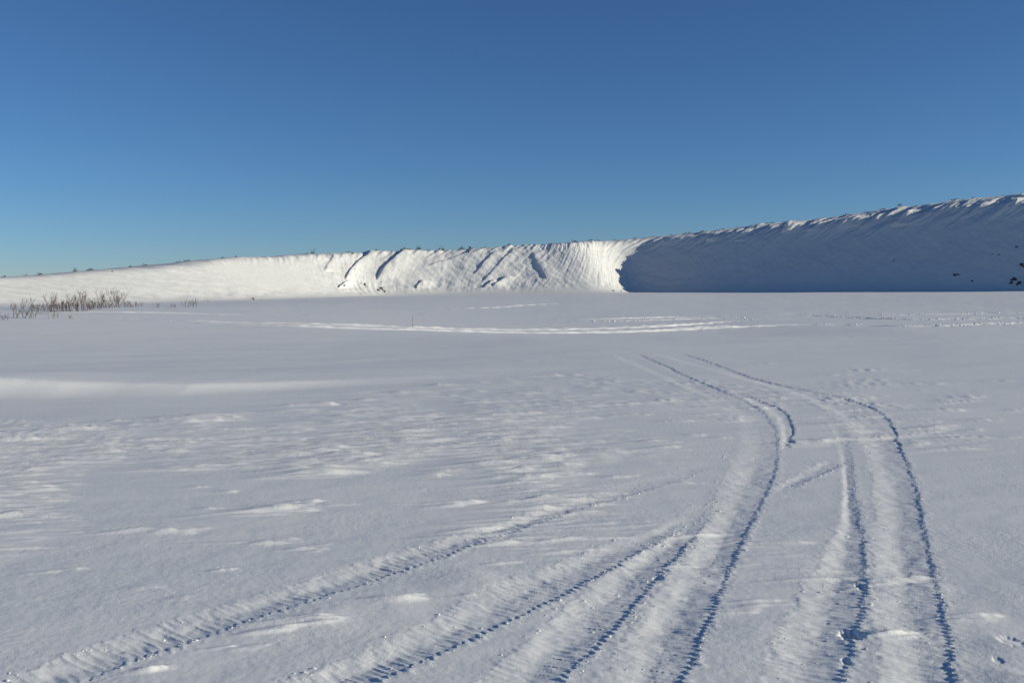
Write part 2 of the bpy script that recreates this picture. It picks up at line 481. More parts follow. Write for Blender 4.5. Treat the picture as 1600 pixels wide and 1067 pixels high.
def snow_material(name, col_a, col_b, scales, dist_m, var_scale=1.5):
    m, b = principled(name, col_a, 0.62, 0.25)
    t = m.node_tree
    tc = t.nodes.new("ShaderNodeNewGeometry")
    n0 = t.nodes.new("ShaderNodeTexNoise")
    n0.inputs["Scale"].default_value = var_scale
    n0.inputs["Detail"].default_value = 5
    t.links.new(tc.outputs["Position"], n0.inputs["Vector"])
    mx = t.nodes.new("ShaderNodeMix")
    mx.data_type = 'RGBA'
    mx.inputs["A"].default_value = (*col_a, 1)
    mx.inputs["B"].default_value = (*col_b, 1)
    t.links.new(n0.outputs["Fac"], mx.inputs["Factor"])
    t.links.new(mx.outputs["Result"], b.inputs["Base Color"])
    prev = None
    for sc, st in scales:
        n = t.nodes.new("ShaderNodeTexNoise")
        n.inputs["Scale"].default_value = sc
        n.inputs["Detail"].default_value = 4
        n.inputs["Roughness"].default_value = 0.6
        t.links.new(tc.outputs["Position"], n.inputs["Vector"])
        bp = t.nodes.new("ShaderNodeBump")
        mk = t.nodes.new("ShaderNodeTexNoise")
        mk.inputs["Scale"].default_value = 1.1 if sc > 10 else 0.15
        mk.inputs["Detail"].default_value = 3
        mr = t.nodes.new("ShaderNodeMapRange")
        mr.inputs["From Min"].default_value, mr.inputs["From Max"].default_value = 0.35, 0.65
        mr.inputs["To Min"].default_value, mr.inputs["To Max"].default_value = 0.35, 1.0
        t.links.new(tc.outputs["Position"], mk.inputs["Vector"])
        t.links.new(mk.outputs["Fac"], mr.inputs["Value"])
        t.links.new(mr.outputs["Result"], bp.inputs["Strength"])
        bp.inputs["Distance"].default_value = st
        t.links.new(n.outputs["Fac"], bp.inputs["Height"])
        if prev:
            t.links.new(prev.outputs["Normal"], bp.inputs["Normal"])
        prev = bp
    t.links.new(prev.outputs["Normal"], b.inputs["Normal"])
    return m


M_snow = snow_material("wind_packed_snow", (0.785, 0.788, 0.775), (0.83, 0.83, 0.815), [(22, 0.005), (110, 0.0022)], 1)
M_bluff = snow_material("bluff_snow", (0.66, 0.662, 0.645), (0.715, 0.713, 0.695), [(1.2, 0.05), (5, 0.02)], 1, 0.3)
M_crumb, _ = principled("snow_crumb", (0.79, 0.785, 0.76), 0.7, 0.2)


def varied(name, a, b, scale, rough=0.85):
    m, p = principled(name, a, rough, 0.15)
    t = m.node_tree
    g = t.nodes.new("ShaderNodeNewGeometry")
    n = t.nodes.new("ShaderNodeTexNoise")
    n.inputs["Scale"].default_value = scale
    n.inputs["Detail"].default_value = 4
    t.links.new(g.outputs["Position"], n.inputs["Vector"])
    r = t.nodes.new("ShaderNodeValToRGB")
    r.color_ramp.elements[0].position, r.color_ramp.elements[1].position = 0.35, 0.65
    r.color_ramp.elements[0].color, r.color_ramp.elements[1].color = (*a, 1), (*b, 1)
    t.links.new(n.outputs["Fac"], r.inputs["Fac"])
    t.links.new(r.outputs["Color"], p.inputs["Base Color"])
    return m


M_twig = varied("willow_bark", (0.085, 0.050, 0.038), (0.17, 0.11, 0.08), 3)
M_twig2 = varied("grey_bark", (0.10, 0.08, 0.065), (0.20, 0.17, 0.135), 3)
M_dry = varied("dry_brush", (0.075, 0.052, 0.034), (0.16, 0.115, 0.07), 2)
M_rock = varied("bank_rock", (0.035, 0.028, 0.022), (0.12, 0.095, 0.07), 2.5)
M_earth = varied("bank_earth", (0.05, 0.032, 0.022), (0.13, 0.085, 0.055), 3)
M_stake = varied("weathered_cane", (0.16, 0.14, 0.12), (0.24, 0.22, 0.19), 8)


# ------------------------------------------------------------------ mesh helpers
def grid_mesh(name, X, Y, Z, mat, close=False):
    nr, nc = X.shape
    V = np.stack([X, Y, Z], -1).reshape(-1, 3).astype(np.float32)
    i, j = np.meshgrid(np.arange(nr - 1), np.arange(nc - 1), indexing='ij')
    a = (i * nc + j).ravel()
    F = np.stack([a, a + 1, a + nc + 1, a + nc], -1)
    return raw_mesh(name, V, F[:, ::-1], mat)


def raw_mesh(name, V, F, mat, smooth_=True):
    me = bpy.data.meshes.new(name)
    F = np.ascontiguousarray(F, np.int32)
    k = F.shape[1]
    me.vertices.add(len(V))
    me.vertices.foreach_set("co", np.ascontiguousarray(V, np.float32).ravel())
    me.loops.add(F.size)
    me.loops.foreach_set("vertex_index", F.ravel())
    me.polygons.add(len(F))
    me.polygons.foreach_set("loop_start", np.arange(0, F.size, k, dtype=np.int32))
    me.polygons.foreach_set("use_smooth", np.full(len(F), smooth_, bool))
    me.update(calc_edges=True)
    me.validate()
    me.materials.append(mat)
    return me


def add(name, me, parent=None, loc=None):
    o = bpy.data.objects.new(name, me)
    COL.objects.link(o)
    if parent:
        o.parent = parent
    if loc is not None:
        o.location = loc
    return o


ground = add("snow_field", grid_mesh("snow_field", GX, GY, GZ, M_snow))
ground["kind"] = "structure"
ground["label"] = "open wind-packed snow field crossed by belt tracks"
# close the small disc under the camera
c0 = np.array([[0, 0, float(GZ[0].mean())]], np.float32)


# ------------------------------------------------------------------ the bluff
SKY = np.array([(-1500, 470), (-600, 448), (-200, 440), (0, 432), (60, 428.5), (120, 424), (170, 420), (230, 417), (290, 412), (330, 405), (370, 401), (430, 400), (480, 395.5), (540, 393), (590, 393.5), (640, 391),
                (700, 389), (740, 388), (800, 382.5), (850, 380), (900, 377), (950, 376), (1000, 372.5), (1050, 368), (1100, 362), (1150, 356), (1200, 350.5), (1260, 344), (1320, 336), (1380, 327),
                (1440, 320), (1500, 312), (1560, 306.5), (1600, 302), (1800, 285), (2200, 270), (3000, 260)], float)
fx, fy = FT * FOOT[:, 1], FOOT[:, 1]
sl = np.concatenate([[0], np.cumsum(np.hypot(np.diff(fx), np.diff(fy)))])
s_all = np.arange(0, sl[-1], 0.25)
bx, by = np.interp(s_all, sl, fx), np.interp(s_all, sl, fy)
k = np.hanning(25); k /= k.sum()
for _ in range(2):
    bx = np.convolve(np.pad(bx, 12, mode='reflect', reflect_type='odd'), k, 'valid')
    by = np.convolve(np.pad(by, 12, mode='reflect', reflect_type='odd'), k, 'valid')
tx, ty = np.gradient(bx), np.gradient(by)
tl = np.hypot(tx, ty)
tx, ty = tx / tl, ty / tl
nx, ny = -ty, tx                                  # points back, away from the viewer
flip = np.where(nx * bx + ny * by < 0, -1, 1)
nx, ny = nx * flip, ny * flip
kk = np.hanning(141); kk /= kk.sum()
nx = np.convolve(np.pad(nx, 70, mode='edge'), kk, 'valid')
ny = np.convolve(np.pad(ny, 70, mode='edge'), kk, 'valid')
nl = np.hypot(nx, ny); nx, ny = nx / nl, ny / nl
# fine stations where the camera can see, coarse beyond
ppx = 800 + FOC * bx / by
s_vis0, s_vis1 = np.interp(-120, ppx, s_all), np.interp(1720, ppx, s_all)
S = np.concatenate([np.arange(0, s_vis0, 1.0), np.arange(s_vis0, s_vis1, 0.115), np.arange(s_vis1, s_all[-1], 1.0)])
BX, BY, NX, NY = (np.interp(S, s_all, v) for v in (bx, by, nx, ny))
PX = 800 + FOC * BX / BY
ZB = ground_base(BX, BY)
ZB = np.where(PX > 930, np.maximum(ZB, 0.75), ZB)
cot = np.interp(PX, [-300, 0, 250, 450, 600, 800, 950, 1010, 1080, 1250, 1600], [3.6, 3.3, 2.7, 1.8, 1.35, 1.25, 1.15, 1.0, 0.9, 0.85, 0.85])
H = np.full(len(S), 7.0)
for _ in range(12):
    run = H * cot
    cxp, cyp = BX + NX * run, BY + NY * run
    cpx = 800 + FOC * cxp / cyp
    sk = np.interp(cpx, SKY[:, 0], SKY[:, 1])
    cz = CAM_H + (HOR - sk) / FOC * cyp
    H = 0.5 * H + 0.5 * np.clip(cz - ZB, 1.0, 30)
kh = np.hanning(41); kh /= kh.sum()
H = np.convolve(np.pad(H, 20, mode='edge'), kh, 'valid') + 0.45 * smooth((PX - 960) / 90)
run = H * cot
# profile stations: t = 0 foot, 1 crest
TT = np.concatenate([np.linspace(-0.9, -0.02, 26), np.linspace(0, 0.72, 130)[:], np.linspace(0.72, 1.25, 130)[1:], np.geomspace(1.27, 14, 26)])


def prof(t, toe=0.20, top=0.22):
    # integrate a slope that eases in at the foot and out over the brow
    g = np.linspace(-1, 2, 3001)
    sl_ = smooth((g + toe) / (2 * toe)) ** 1.3 * (1 - smooth((g - (1 - top)) / (1.35 * top)))
    z = np.cumsum(sl_)
    z /= z[-1]
    return np.interp(t, g, z)


P0 = prof(TT, 0.36, 0.22)
g_ = np.linspace(-1, 2, 3001)
sl_ = smooth((g_ + 0.12) / 0.24) * (1 - 0.74 * smooth((g_ - 0.78) / 0.14)) * (1 - smooth((g_ - 1.10) / 0.25))
P1 = np.cumsum(sl_)
P1 = np.interp(TT, g_, P1 / P1[-1])                  # steeper face with a gently sloping shoulder above it
TGr, SGr = np.meshgrid(TT, S, indexing='ij')
rt = smooth((PX - 960) / 90)[None]
Pz = P0[:, None] * (1 - rt) + P1[:, None] * rt
n_ = TGr * run[None, :]
QX, QY = BX[None] + NX[None] * n_, BY[None] + NY[None] * n_
QZ = ZB[None] - 0.12 + H[None] * Pz - 0.07 * np.maximum(n_ - 1.12 * run[None], 0)
hh = H[None] * Pz                                     # height above the foot
pxg = np.broadcast_to(PX[None], QX.shape)
body = smooth((TGr + 0.05) / 0.3) * (1 - smooth((TGr - 1.0) / 0.3))
brow = np.exp(-((TGr - 0.93 + 0.10 * rt) / (0.12 + 0.03 * rt)) ** 2)
mid = smooth((pxg - 440) / 160) * (0.55 + 0.45 * smooth((895 - pxg) / 60) + 0.05 * smooth((pxg - 925) / 30)) * smooth((1060 - pxg) / 70)
left = 1 - smooth((pxg - 350) / 150)
GAIN = 0.66
right = smooth((pxg - 980) / 80)
q = SGr - (0.62 + 0.50 * smooth((pxg - 780) / 120)) * hh                                   # streaks lean up to the right
q = q + 0.45 * NZ[17](SGr * 0.12, hh * 0.22) + 0.25 * NZ[18](SGr * 0.5, hh * 0.5)
patchy = 0.35 + 0.9 * smooth(0.5 + 1.1 * NZ[19](SGr * 0.07, hh * 0.12 + 9))
D = (0.30 * mid + 0.10 * left + 0.26 * right) * NZ[0](q * 0.13, hh * 0.06 + 3)
D += (0.14 * mid + 0.05 * left + 0.10 * right) * NZ[1](q * 0.42, hh * 0.12)
rid = 1 - np.abs(NZ[2](q * 0.85, hh * 0.22))
D += patchy * (0.19 * mid + 0.03 * left + 0.03 * right) * (rid - 0.75)
D += patchy * (0.10 * mid + 0.02 * left + 0.015 * right) * NZ[3](q * 2.1, hh * 0.4)
D += patchy * (0.055 * mid + 0.010 * left) * NZ[4](q * 4.5, hh * 0.9)
D += (0.11 * mid + 0.03 * left + 0.05 * right) * NZ[20](SGr * 1.1 + hh * 0.9, hh * 1.3 - SGr * 0.3)
D += (0.16 * mid + 0.03 * left + 0.12 * right) * NZ[22](SGr * 0.42 + hh * 0.3, hh * 0.5)
D += (0.030 * mid + 0.02 * right) * NZ[23](SGr * 3.1, hh * 3.3)
# wind crust ripples on the left slope, running across
D += 0.05 * left * NZ[5](SGr * 0.35 + hh, hh * 1.8 - SGr * 0.12) + 0.03 * left * NZ[6](SGr * 0.9, hh * 3.2 - SGr * 0.3)
D += 0.07 * NZ[8](SGr * 0.09, TGr * 1.5)
# foot mounds and slumped lumps
footm = np.exp(-((TGr - 0.10) / 0.14) ** 2)
D += footm * (0.22 * np.clip(NZ[9](SGr * 0.35, hh * 1.0), -0.3, 1) + 0.10 * NZ[10](SGr * 1.0, hh * 2.0)) * smooth((1250 - pxg) / 200)
QD = D * body * GAIN
# brow: drifted tongues that hang over the edge
qb = SGr - 1.25 * hh
tong = NZ[11](qb * 0.42, hh * 0.14 + 2) + 0.6 * NZ[12](qb * 1.05, hh * 0.35) + 0.35 * NZ[13](qb * 2.4, hh * 0.8)
bs = smooth((pxg - 250) / 350)
QD += brow * bs * (0.16 + 0.26 * right) * tong
shoulder = smooth((TGr - 0.72) / 0.10) * (1 - smooth((TGr - 1.15) / 0.15)) * right
QD += brow * bs * 0.10 * NZ[14](qb * 1.6, hh * 0.9)
QD += shoulder * (0.22 * NZ[14](SGr * 0.75 - n_ * 0.45, n_ * 0.22) + 0.13 * NZ[21](SGr * 1.9 - n_ * 1.0, n_ * 0.5) + 0.05 * NZ[22](SGr * 4.5 - n_ * 2, n_ * 1.2))
# top edge unevenness
topm = smooth((TGr - 0.9) / 0.2)
QD += topm * (0.12 * NZ[15](SGr * 0.30, TGr * 2) + 0.07 * NZ[16](SGr * 0.9, TGr * 4)) * smooth((20 - n_ + run[None]) / 15)


# ridges seen singly: (px,py at the top) -> (px,py at the foot), height, width right, width left
def slope_ridge(p0, p1, h, wr, wl, taper=0.15):
    c, d = project(QX, QY, QZ)
    m = (TGr > 0.02) & (TGr < 1.08)
    # slope position nearest to each pixel, then a line in (s, height)
    def at(p):
        e = np.where(m, np.hypot(c - p[0], d - p[1]), 1e9)
        i = np.unravel_index(np.argmin(e), e.shape)
        return SGr[i], hh[i]
    (s0, h0), (s1, h1) = at(p0), at(p1)
    f = (hh - h1) / (h0 - h1 + 1e-6)
    sc = s1 + (s0 - s1) * f + 0.22 * NZ[17](hh * 0.45, SGr * 0 + p0[0] * 0.37)
    e = SGr - sc
    along = smooth(f / taper) * smooth((1.12 - f) / taper)
    prof_ = np.where(e > 0, np.exp(-(e / wr) ** 2), 1 - smooth(-e / wl))
    return h * prof_ * along


RIDGES = [((577, 394), (541, 440), 0.34, 1.5, 0.40), ((634, 394), (588, 440), 0.52, 1.9, 0.5), ((522, 398), (510, 425), 0.18, 1.2, 0.5),
          ((833, 396), (856, 438), 0.26, 1.8, 0.40), ((738, 392), (668, 418), 0.22, 2.4, 0.8), ((770, 397), (742, 430), 0.25, 1.0, 0.5), ((800, 392), (752, 446), 0.22, 1.2, 0.5),
         
          ((770, 440), (757, 450), 0.40, 0.9, 0.3), ((792, 434), (770, 450), 0.45, 1.2, 0.35), ((545, 440), (530, 450), 0.40, 1.0, 0.3), ((660, 440), (650, 452), 0.3, 1.2, 0.3), ((1420, 334), (1395, 354), 0.45, 2.2, 0.8),
          ((1345, 342), (1332, 354), 0.22, 1.0, 0.6), ((1275, 352), (1262, 364), 0.22, 1.0, 0.6), ((1170, 366), (1150, 378), 0.25, 1.0, 0.6), ((1120, 364), (1104, 378), 0.5, 0.9, 0.4), ((1235, 352), (1222, 366), 0.5, 0.9, 0.4)]
for a in RIDGES:
    QD = QD + slope_ridge(*a)
# push the relief out square to the slope
sn = np.clip(H * 1.15 / np.maximum(run, .1), 0, 2)[None] * smooth((1.1 - TGr) / .25) * smooth((TGr + .1) / .25)
QZ = QZ + QD * 0.85
QX, QY = QX - NX[None] * QD * 0.45 * np.minimum(sn, 1), QY - NY[None] * QD * 0.45 * np.minimum(sn, 1)
# far side falls away
QZ[-1] = -3.0
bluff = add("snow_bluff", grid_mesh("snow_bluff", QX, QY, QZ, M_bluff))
bluff["kind"] = "structure"
bluff["label"] = "long snow-covered bluff rising to the right behind the field"
CPX, CPY = project(QX, QY, QZ)


def on_bluff(px, py):
    """point of the bluff's surface seen at a photo pixel"""
    e = np.hypot(CPX - px, CPY - py) + np.where((TGr > -0.1) & (TGr < 1.1), 0, 1e6)
    i = np.unravel_index(np.argmin(e), e.shape)
    return float(QX[i]), float(QY[i]), float(QZ[i]), float(NX[i[1]]), float(NY[i[1]])


def on_crest(px, back=0.0):
    """point on the skyline of the bluff"""
    j = int(np.argmin(np.abs(CPX[200] - px)))
    lo = TT.searchsorted(0.7)
    jj = np.abs(CPX - px)
    ok = (jj < 2.5) & (TGr > 0.75) & (TGr < 2.0)
    e = np.where(ok, CPY, 1e9)
    i = np.unravel_index(np.argmin(e), e.shape)
    return float(QX[i]), float(QY[i]), float(QZ[i])


# ------------------------------------------------------------------ plants, stones, marker, crumbs
class MB:
    def __init__(s):
        s.v, s.f = [], []

    def tube(s, pts, r0, r1, n=4):
        base = len(s.v)
        P = [np.array(p, float) for p in pts]
        for k_, p in enumerate(P):
            d = P[min(k_ + 1, len(P) - 1)] - P[max(k_ - 1, 0)]
            d /= np.linalg.norm(d) + 1e-9
            u = np.cross(d, (0.3, 0.9, 0.1)); u /= np.linalg.norm(u) + 1e-9
            w = np.cross(d, u)
            r = r0 + (r1 - r0) * k_ / (len(P) - 1)
            for a in range(n):
                t = 2 * math.pi * a / n
                s.v.append(tuple(p + r * (math.cos(t) * u + math.sin(t) * w)))
        for k_ in range(len(P) - 1):
            for a in range(n):
                b = (a + 1) % n
                s.f.append((base + k_ * n + a, base + k_ * n + b, base + (k_ + 1) * n + b, base + (k_ + 1) * n + a))

    def mesh(s, name, mat, sm=True):
        me = bpy.data.meshes.new(name)
        me.from_pydata(s.v, [], s.f)
        me.materials.append(mat)
        for p in me.polygons:
            p.use_smooth = sm
        return me


def tag(o, label, cat, group=None):
    o["label"], o["category"] = label, cat
    if group:
        o["group"] = group
    return o


def empty(name, loc):
    o = bpy.data.objects.new(name, None)
    o.empty_display_size = 0.2
    COL.objects.link(o)
    o.location = loc
    return o


def branch_mesh(h, lean, az, thick, twigs, rnd, mat):
    mb = MB()
    d = np.array([math.sin(az) * math.sin(lean), math.cos(az) * math.sin(lean), math.cos(lean)])
    pts = [np.array([0, 0, -0.15])]
    p = np.array([0.0, 0, 0])
    n = 6
    for i in range(n):
        pts.append(p.copy())
        d = d + np.array([rnd.uniform(-.16, .16), rnd.uniform(-.16, .16), 0.06])
        d /= np.linalg.norm(d)
        p = p + d * h / n
    pts.append(p.copy())
    mb.tube(pts, thick, thick * 0.3, 5)
    for _ in range(twigs):
        k_ = rnd.randint(2, n)
        q0 = pts[k_] + (pts[min(k_ + 1, n)] - pts[k_]) * rnd.random()
        a = rnd.uniform(0, 6.28)
        tw = np.array([math.sin(a) * 0.6, math.cos(a) * 0.6, rnd.uniform(0.5, 1.2)])
        tw /= np.linalg.norm(tw)
        l = h * rnd.uniform(0.14, 0.36)
        q1 = q0 + tw * l * 0.5
        tw2 = tw + np.array([rnd.uniform(-.3, .3), rnd.uniform(-.3, .3), .25])
        q2 = q1 + tw2 * l * 0.5
        mb.tube([q0, q1, q2], thick * 0.42, thick * 0.18, 3)
        for _ in range(2):
            a = rnd.uniform(0, 6.28)
            q3 = q1 + np.array([math.sin(a) * .5, math.cos(a) * .5, .8]) * l * rnd.uniform(.25, .45)
            mb.tube([q1, q3], thick * 0.26, thick * 0.14, 3)
    return mb.mesh("branch", mat)


# px, py(base), height px, branches, label
SHRUBS = [
    (6, 500, 14, 3, "low sparse willow shrub at the very left edge of the snow bank"),
    (29, 497, 26, 4, "short thin bare shrub in front, just left of the forked taller one"),
    (45, 497, 36, 6, "forked bare willow shrub standing forward at the left end of the row"),
    (40, 481, 17, 3, "low wispy shrub behind the forked one at the left end"),
    (67, 492, 22, 4, "slim bare shrub between the forked shrub and the dense reddish one"),
    (84, 488, 36, 7, "dense reddish brown willow shrub with two upright arms"),
    (82, 497, 10, 3, "small dark sprig poking from the snow in front of the reddish shrub"),
    (98, 487, 22, 6, "low tangled willow shrub just right of the reddish one"),
    (110, 487, 32, 7, "dark tangled willow shrub in the middle of the row"),
    (119, 486, 25, 6, "broad low willow shrub right of the dark middle one"),
    (128, 486, 38, 7, "dense willow shrub with pale tall wisps at its top"),
    (110, 497, 8, 2, "tiny slanting twig alone in the snow in front of the row"),
    (141, 484, 26, 5, "spreading bare shrub near the right half of the row"),
    (152, 482, 22, 6, "leaning bushy shrub with dark thick twigs to its right"),
    (166, 481, 36, 8, "tall upright willow shrub made of many thin stems"),
    (183, 480, 42, 8, "tallest willow shrub, fanning out towards the right end of the row"),
    (195, 480, 14, 4, "short stubby shrub at the foot of the tallest willow"),
    (207, 480, 14, 4, "low grassy shrub just past the right end of the willow row"),
    (215, 480, 12, 4, "last small tuft of twigs past the right end of the willow row"),
    (246, 481, 11, 3, "faint thin sprig on its own between the row and the stems by the rocks"),
    (292, 481, 17, 4, "small stand of thin twigs at the foot of the bluff left of the dark rocks"),
    (20, 483, 11, 4, "very low fringe of twigs behind the leftmost shrubs"),
    (58, 484, 13, 5, "low twig fringe behind and between the forked shrub and the slim one"),
    (75, 486, 14, 5, "knee-high twigs filling the gap left of the dense reddish shrub"),
    (92, 485, 17, 5, "low brush close behind the right side of the dense reddish shrub"),
    (104, 485, 17, 5, "low brush filling the gap left of the dark middle willow"),
    (136, 484, 16, 5, "low brush at the foot of the pale-wisped willow, on its right"),
    (147, 483, 15, 5, "short twigs between the spreading shrub and the leaning bushy one"),
    (159, 482, 16, 5, "short twigs filling the gap left of the many-stemmed upright willow"),
    (174, 481, 18, 5, "short brush between the many-stemmed willow and the tallest one"),
    (270, 481, 8, 3, "faintest low sprig halfway between the lone sprig and the rock-side twigs"),
    (303, 481, 22, 3, "single upright twig cluster right beside the dark rocks at the bluff foot"),
]
for n_i, (px, py, hp, nb, lab) in enumerate(SHRUBS):
    rnd = random.Random(50 + n_i)
    x, y = on_ground(px, py)
    h = hp * math.hypot(x, y) / FOC * 0.80
    o = empty("willow_shrub", (x, y, ground_z(x, y)))
    tag(o, lab, "shrub", "bare willow shrubs on the snow bank")
    mat = M_twig if rnd.random() < 0.6 else M_twig2
    for b in range(nb + 3):
        az = rnd.uniform(0, 6.28)
        lean = rnd.uniform(0.08, 0.85)
        me = branch_mesh(h * rnd.uniform(0.6, 1.05), lean, az, rnd.uniform(0.008, 0.013) * (0.6 + 0.3 * h), rnd.randint(7, 12), rnd, mat)
        c = add("branch", me, o)
        c.location = (rnd.uniform(-.18, .18), rnd.uniform(-.15, .15), 0)


def tuft_mesh(h, w, blades, rnd, mat):
    mb = MB()
    # matted foot of the tuft
    n_ = 5
    mb.tube([(w * .5 * (k_ / n_ - .5) * 1.6, rnd.uniform(-.05, .05), h * (.10 + rnd.uniform(-.05, .07)) - 0.05) for k_ in range(n_ + 1)], h * 0.16, h * 0.10, 6)
    for _ in range(blades):
        x, y = max(-w * .75, min(w * .75, rnd.gauss(0, w * 0.30))), rnd.gauss(0, w * 0.12)
        a, l = rnd.uniform(0, 6.28), rnd.uniform(0.1, 0.7)
        hh_ = h * rnd.uniform(0.25, 0.75) * (1.25 - abs(x) / w)
        if rnd.random() < .12:
            hh_ *= 1.6
        p1 = (x + math.sin(a) * l * hh_ * .3, y + math.cos(a) * l * hh_ * .3, hh_ * .55)
        p2 = (x + math.sin(a) * l * hh_ * .9, y + math.cos(a) * l * hh_ * .9, hh_)
        mb.tube([(x, y, -0.15), p1, p2], 0.024, 0.008, 3)
        for _ in range(2):
            b = rnd.uniform(0, 6.28)
            mb.tube([p1, (p1[0] + math.sin(b) * .4 * hh_, p1[1] + math.cos(b) * .4 * hh_, p1[2] + .4 * hh_)], 0.016, 0.006, 3)
    return mb.mesh("brush_tuft", mat)


TUFTS = [(4, 6, 9), (40, 5, 12), (62, 6, 14), (115, 8, 6), (139, 8, 12), (206, 6, 10), (225, 6, 14), (277, 5, 14), (294, 6, 14), (345, 6, 6), (366, 5, 6), (490, 9, 7), (478, 4, 14), (548, 4, 20), (591, 5, 8),
         (632, 5, 22), (655, 9, 14), (692, 11, 12), (722, 9, 14), (733, 9, 9), (668, 4, 16), (758, 4, 10), (796, 5, 12), (862, 4, 12), (895, 7, 12), (921, 5, 14), (934, 5, 10), (958, 3, 10), (990, 4, 14), (1018, 3, 12), (1048, 4, 14),
         (1075, 4, 16), (1098, 4, 20), (1130, 3, 14), (1152, 4, 14), (1180, 3, 12), (1204, 4, 20), (1228, 3, 14), (1250, 3, 12), (1284, 3, 14), (1322, 4, 16), (1352, 4, 14), (1378, 4, 14), (1409, 6, 9), (1440, 3, 12),
         (1492, 4, 22), (1520, 3, 10), (1566, 3, 12)]
NAMED = {655: "wide brown tuft of dry brush on the crest, left of two taller neighbours", 692: "tallest bushy dark tuft of brush standing on the middle of the bluff crest",
         722: "spiky brown tuft on the crest just right of the tallest bushy one", 490: "small dark tuft standing alone on the crest over the bright left slope",
         1409: "dark tuft on the crest above the sunlit drift tongue in the shaded bluff", 1492: "wide dark fringe of brush on the crest high over the shaded bluff", 895: "small dark tuft on the crest where the streaked slope begins",
         139: "dark tuft against the sky above the willow row"}
ORD = "first second third fourth fifth sixth seventh eighth ninth tenth eleventh twelfth thirteenth fourteenth fifteenth sixteenth seventeenth eighteenth nineteenth twentieth twenty-first twenty-second twenty-third twenty-fourth twenty-fifth".split()
SECTIONS = [(450, -999, "above bright slope"), (780, 450, "above grooved slope"), (1005, 780, "above streaked slope"), (9999, 1005, "above shaded face")]
for n_i, (px, hp, wp) in enumerate(sorted(TUFTS)):
    rnd = random.Random(900 + n_i)
    x, y, z = on_crest(px)
    sc = math.hypot(x, y) / FOC
    o = add("brush_tuft", tuft_mesh(hp * sc * 0.72, wp * sc * .8, int(8 + wp * 1.2), rnd, M_dry), None, (x, y, z - 0.10))
    sec = next(t_ for t_ in SECTIONS if px < t_[0])
    k_ = sum(1 for t_ in TUFTS if t_[0] <= px and t_[0] >= sec[1])
    size = "tiny" if hp <= 4 and wp <= 12 else ("wide low" if wp >= 16 else "small")
    tag(o, NAMED.get(px, f"{size} tuft of dry brush on the crest, {ORD[k_ - 1]} from left {sec[2]}"), "brush", "tufts of dry brush along the bluff crest")


def stone_mesh(sx, sy, sz, rnd, mat):
    import bmesh
    bm = bmesh.new()
    bmesh.ops.create_icosphere(bm, subdivisions=2, radius=1)
    ph = [rnd.uniform(0, 6.28) for _ in range(6)]
    for v in bm.verts:
        c = v.co
        k_ = 1 + 0.30 * math.sin(3.1 * c.x + ph[0]) + 0.18 * math.sin(4.3 * c.y + ph[1]) + 0.16 * math.sin(5.2 * c.z + ph[2]) + rnd.uniform(-.16, .16)
        v.co = (c.x * k_ * sx, c.y * k_ * sy, c.z * k_ * sz)
    me = bpy.data.meshes.new("rock")
    bm.to_mesh(me)
    bm.free()
    me.materials.append(mat)
    return me


# bare spots where the bank shows through: px, py, list of (dx px, dy px, w px, h px), label
ROCKS = [
    (536, 445, [(0, 0, 8, 4), (5, 2, 4, 4)], "dark wedge of bare rock at the foot of the leftmost shadowed groove"),
    (569, 446, [(0, 0, 8, 4), (4, 2, 5, 3), (-5, -2, 5, 2)], "dark rock patch under a small snow knob, second from left on the lit slope"),
    (597, 453, [(-5, 0, 9, 4), (2, -3, 5, 3), (4, 3, 4, 7), (7, -5, 4, 2)], "largest broken patch of bare rock on the lit slope, below the wide groove"),
    (654, 449, [(-3, 1, 4, 6), (4, 0, 6, 3)], "pair of dark stones on the lit slope under the tallest brush tuft"),
    (318, 472, [(7, 2, 5, 3), (1, 0, 3, 2), (-2, 2, 3, 2)], "dark rocks at the bluff foot beside the thin twigs"),
    (308, 468, [(0, 0, 3, 3)], "small dark stone just above the rocks beside the thin twigs"),
    (398, 467, [(0, 0, 3, 6), (11, 4, 2, 3)], "small upright dark stone at the foot of the bright left slope"),
    (177, 425, [(0, 0, 4, 3)], "lone dark stone just under the crest of the low left slope"),
    (733, 393, [(0, 0, 5, 5), (4, -4, 4, 2)], "brown bare patch of bank hanging at the crest beside the spiky tuft"),
    (1397, 408, [(-3, 0, 4, 3), (3, -1, 6, 2)], "small dark stones alone in the middle of the shaded bluff face"),
    (1495, 431, [(-2, 0, 8, 4), (4, -1, 6, 3)], "dark rock patch low on the shaded bluff left of a smaller one"),
    (1519, 440, [(0, 0, 5, 4)], "small dark stone near the foot of the shaded bluff"),
    (1563, 399, [(0, 0, 10, 2), (-12, -2, 6, 2)], "thin dark streak of bare rock across the upper shaded face"),
    (1590, 386, [(0, 0, 8, 3)], "dark stone highest up on the shaded bluff face at the right edge"),
    (1588, 440, [(-4, -2, 8, 8), (4, 2, 10, 8), (-8, 4, 6, 5)], "big dark rock patch at the foot of the shaded bluff at the right edge"),
    (1598, 416, [(0, 0, 6, 6)], "dark rock cut by the right edge midway up the shaded bluff"),
    (1530, 434, [(0, 0, 10, 2)], "faint flat stone just above the small stone near the shaded foot"),
    (958, 455, [(0, 0, 6, 2), (14, 1, 4, 3), (34, 2, 4, 2)], "low stones at the bluff foot where the sunlit slope meets the shade"),
]
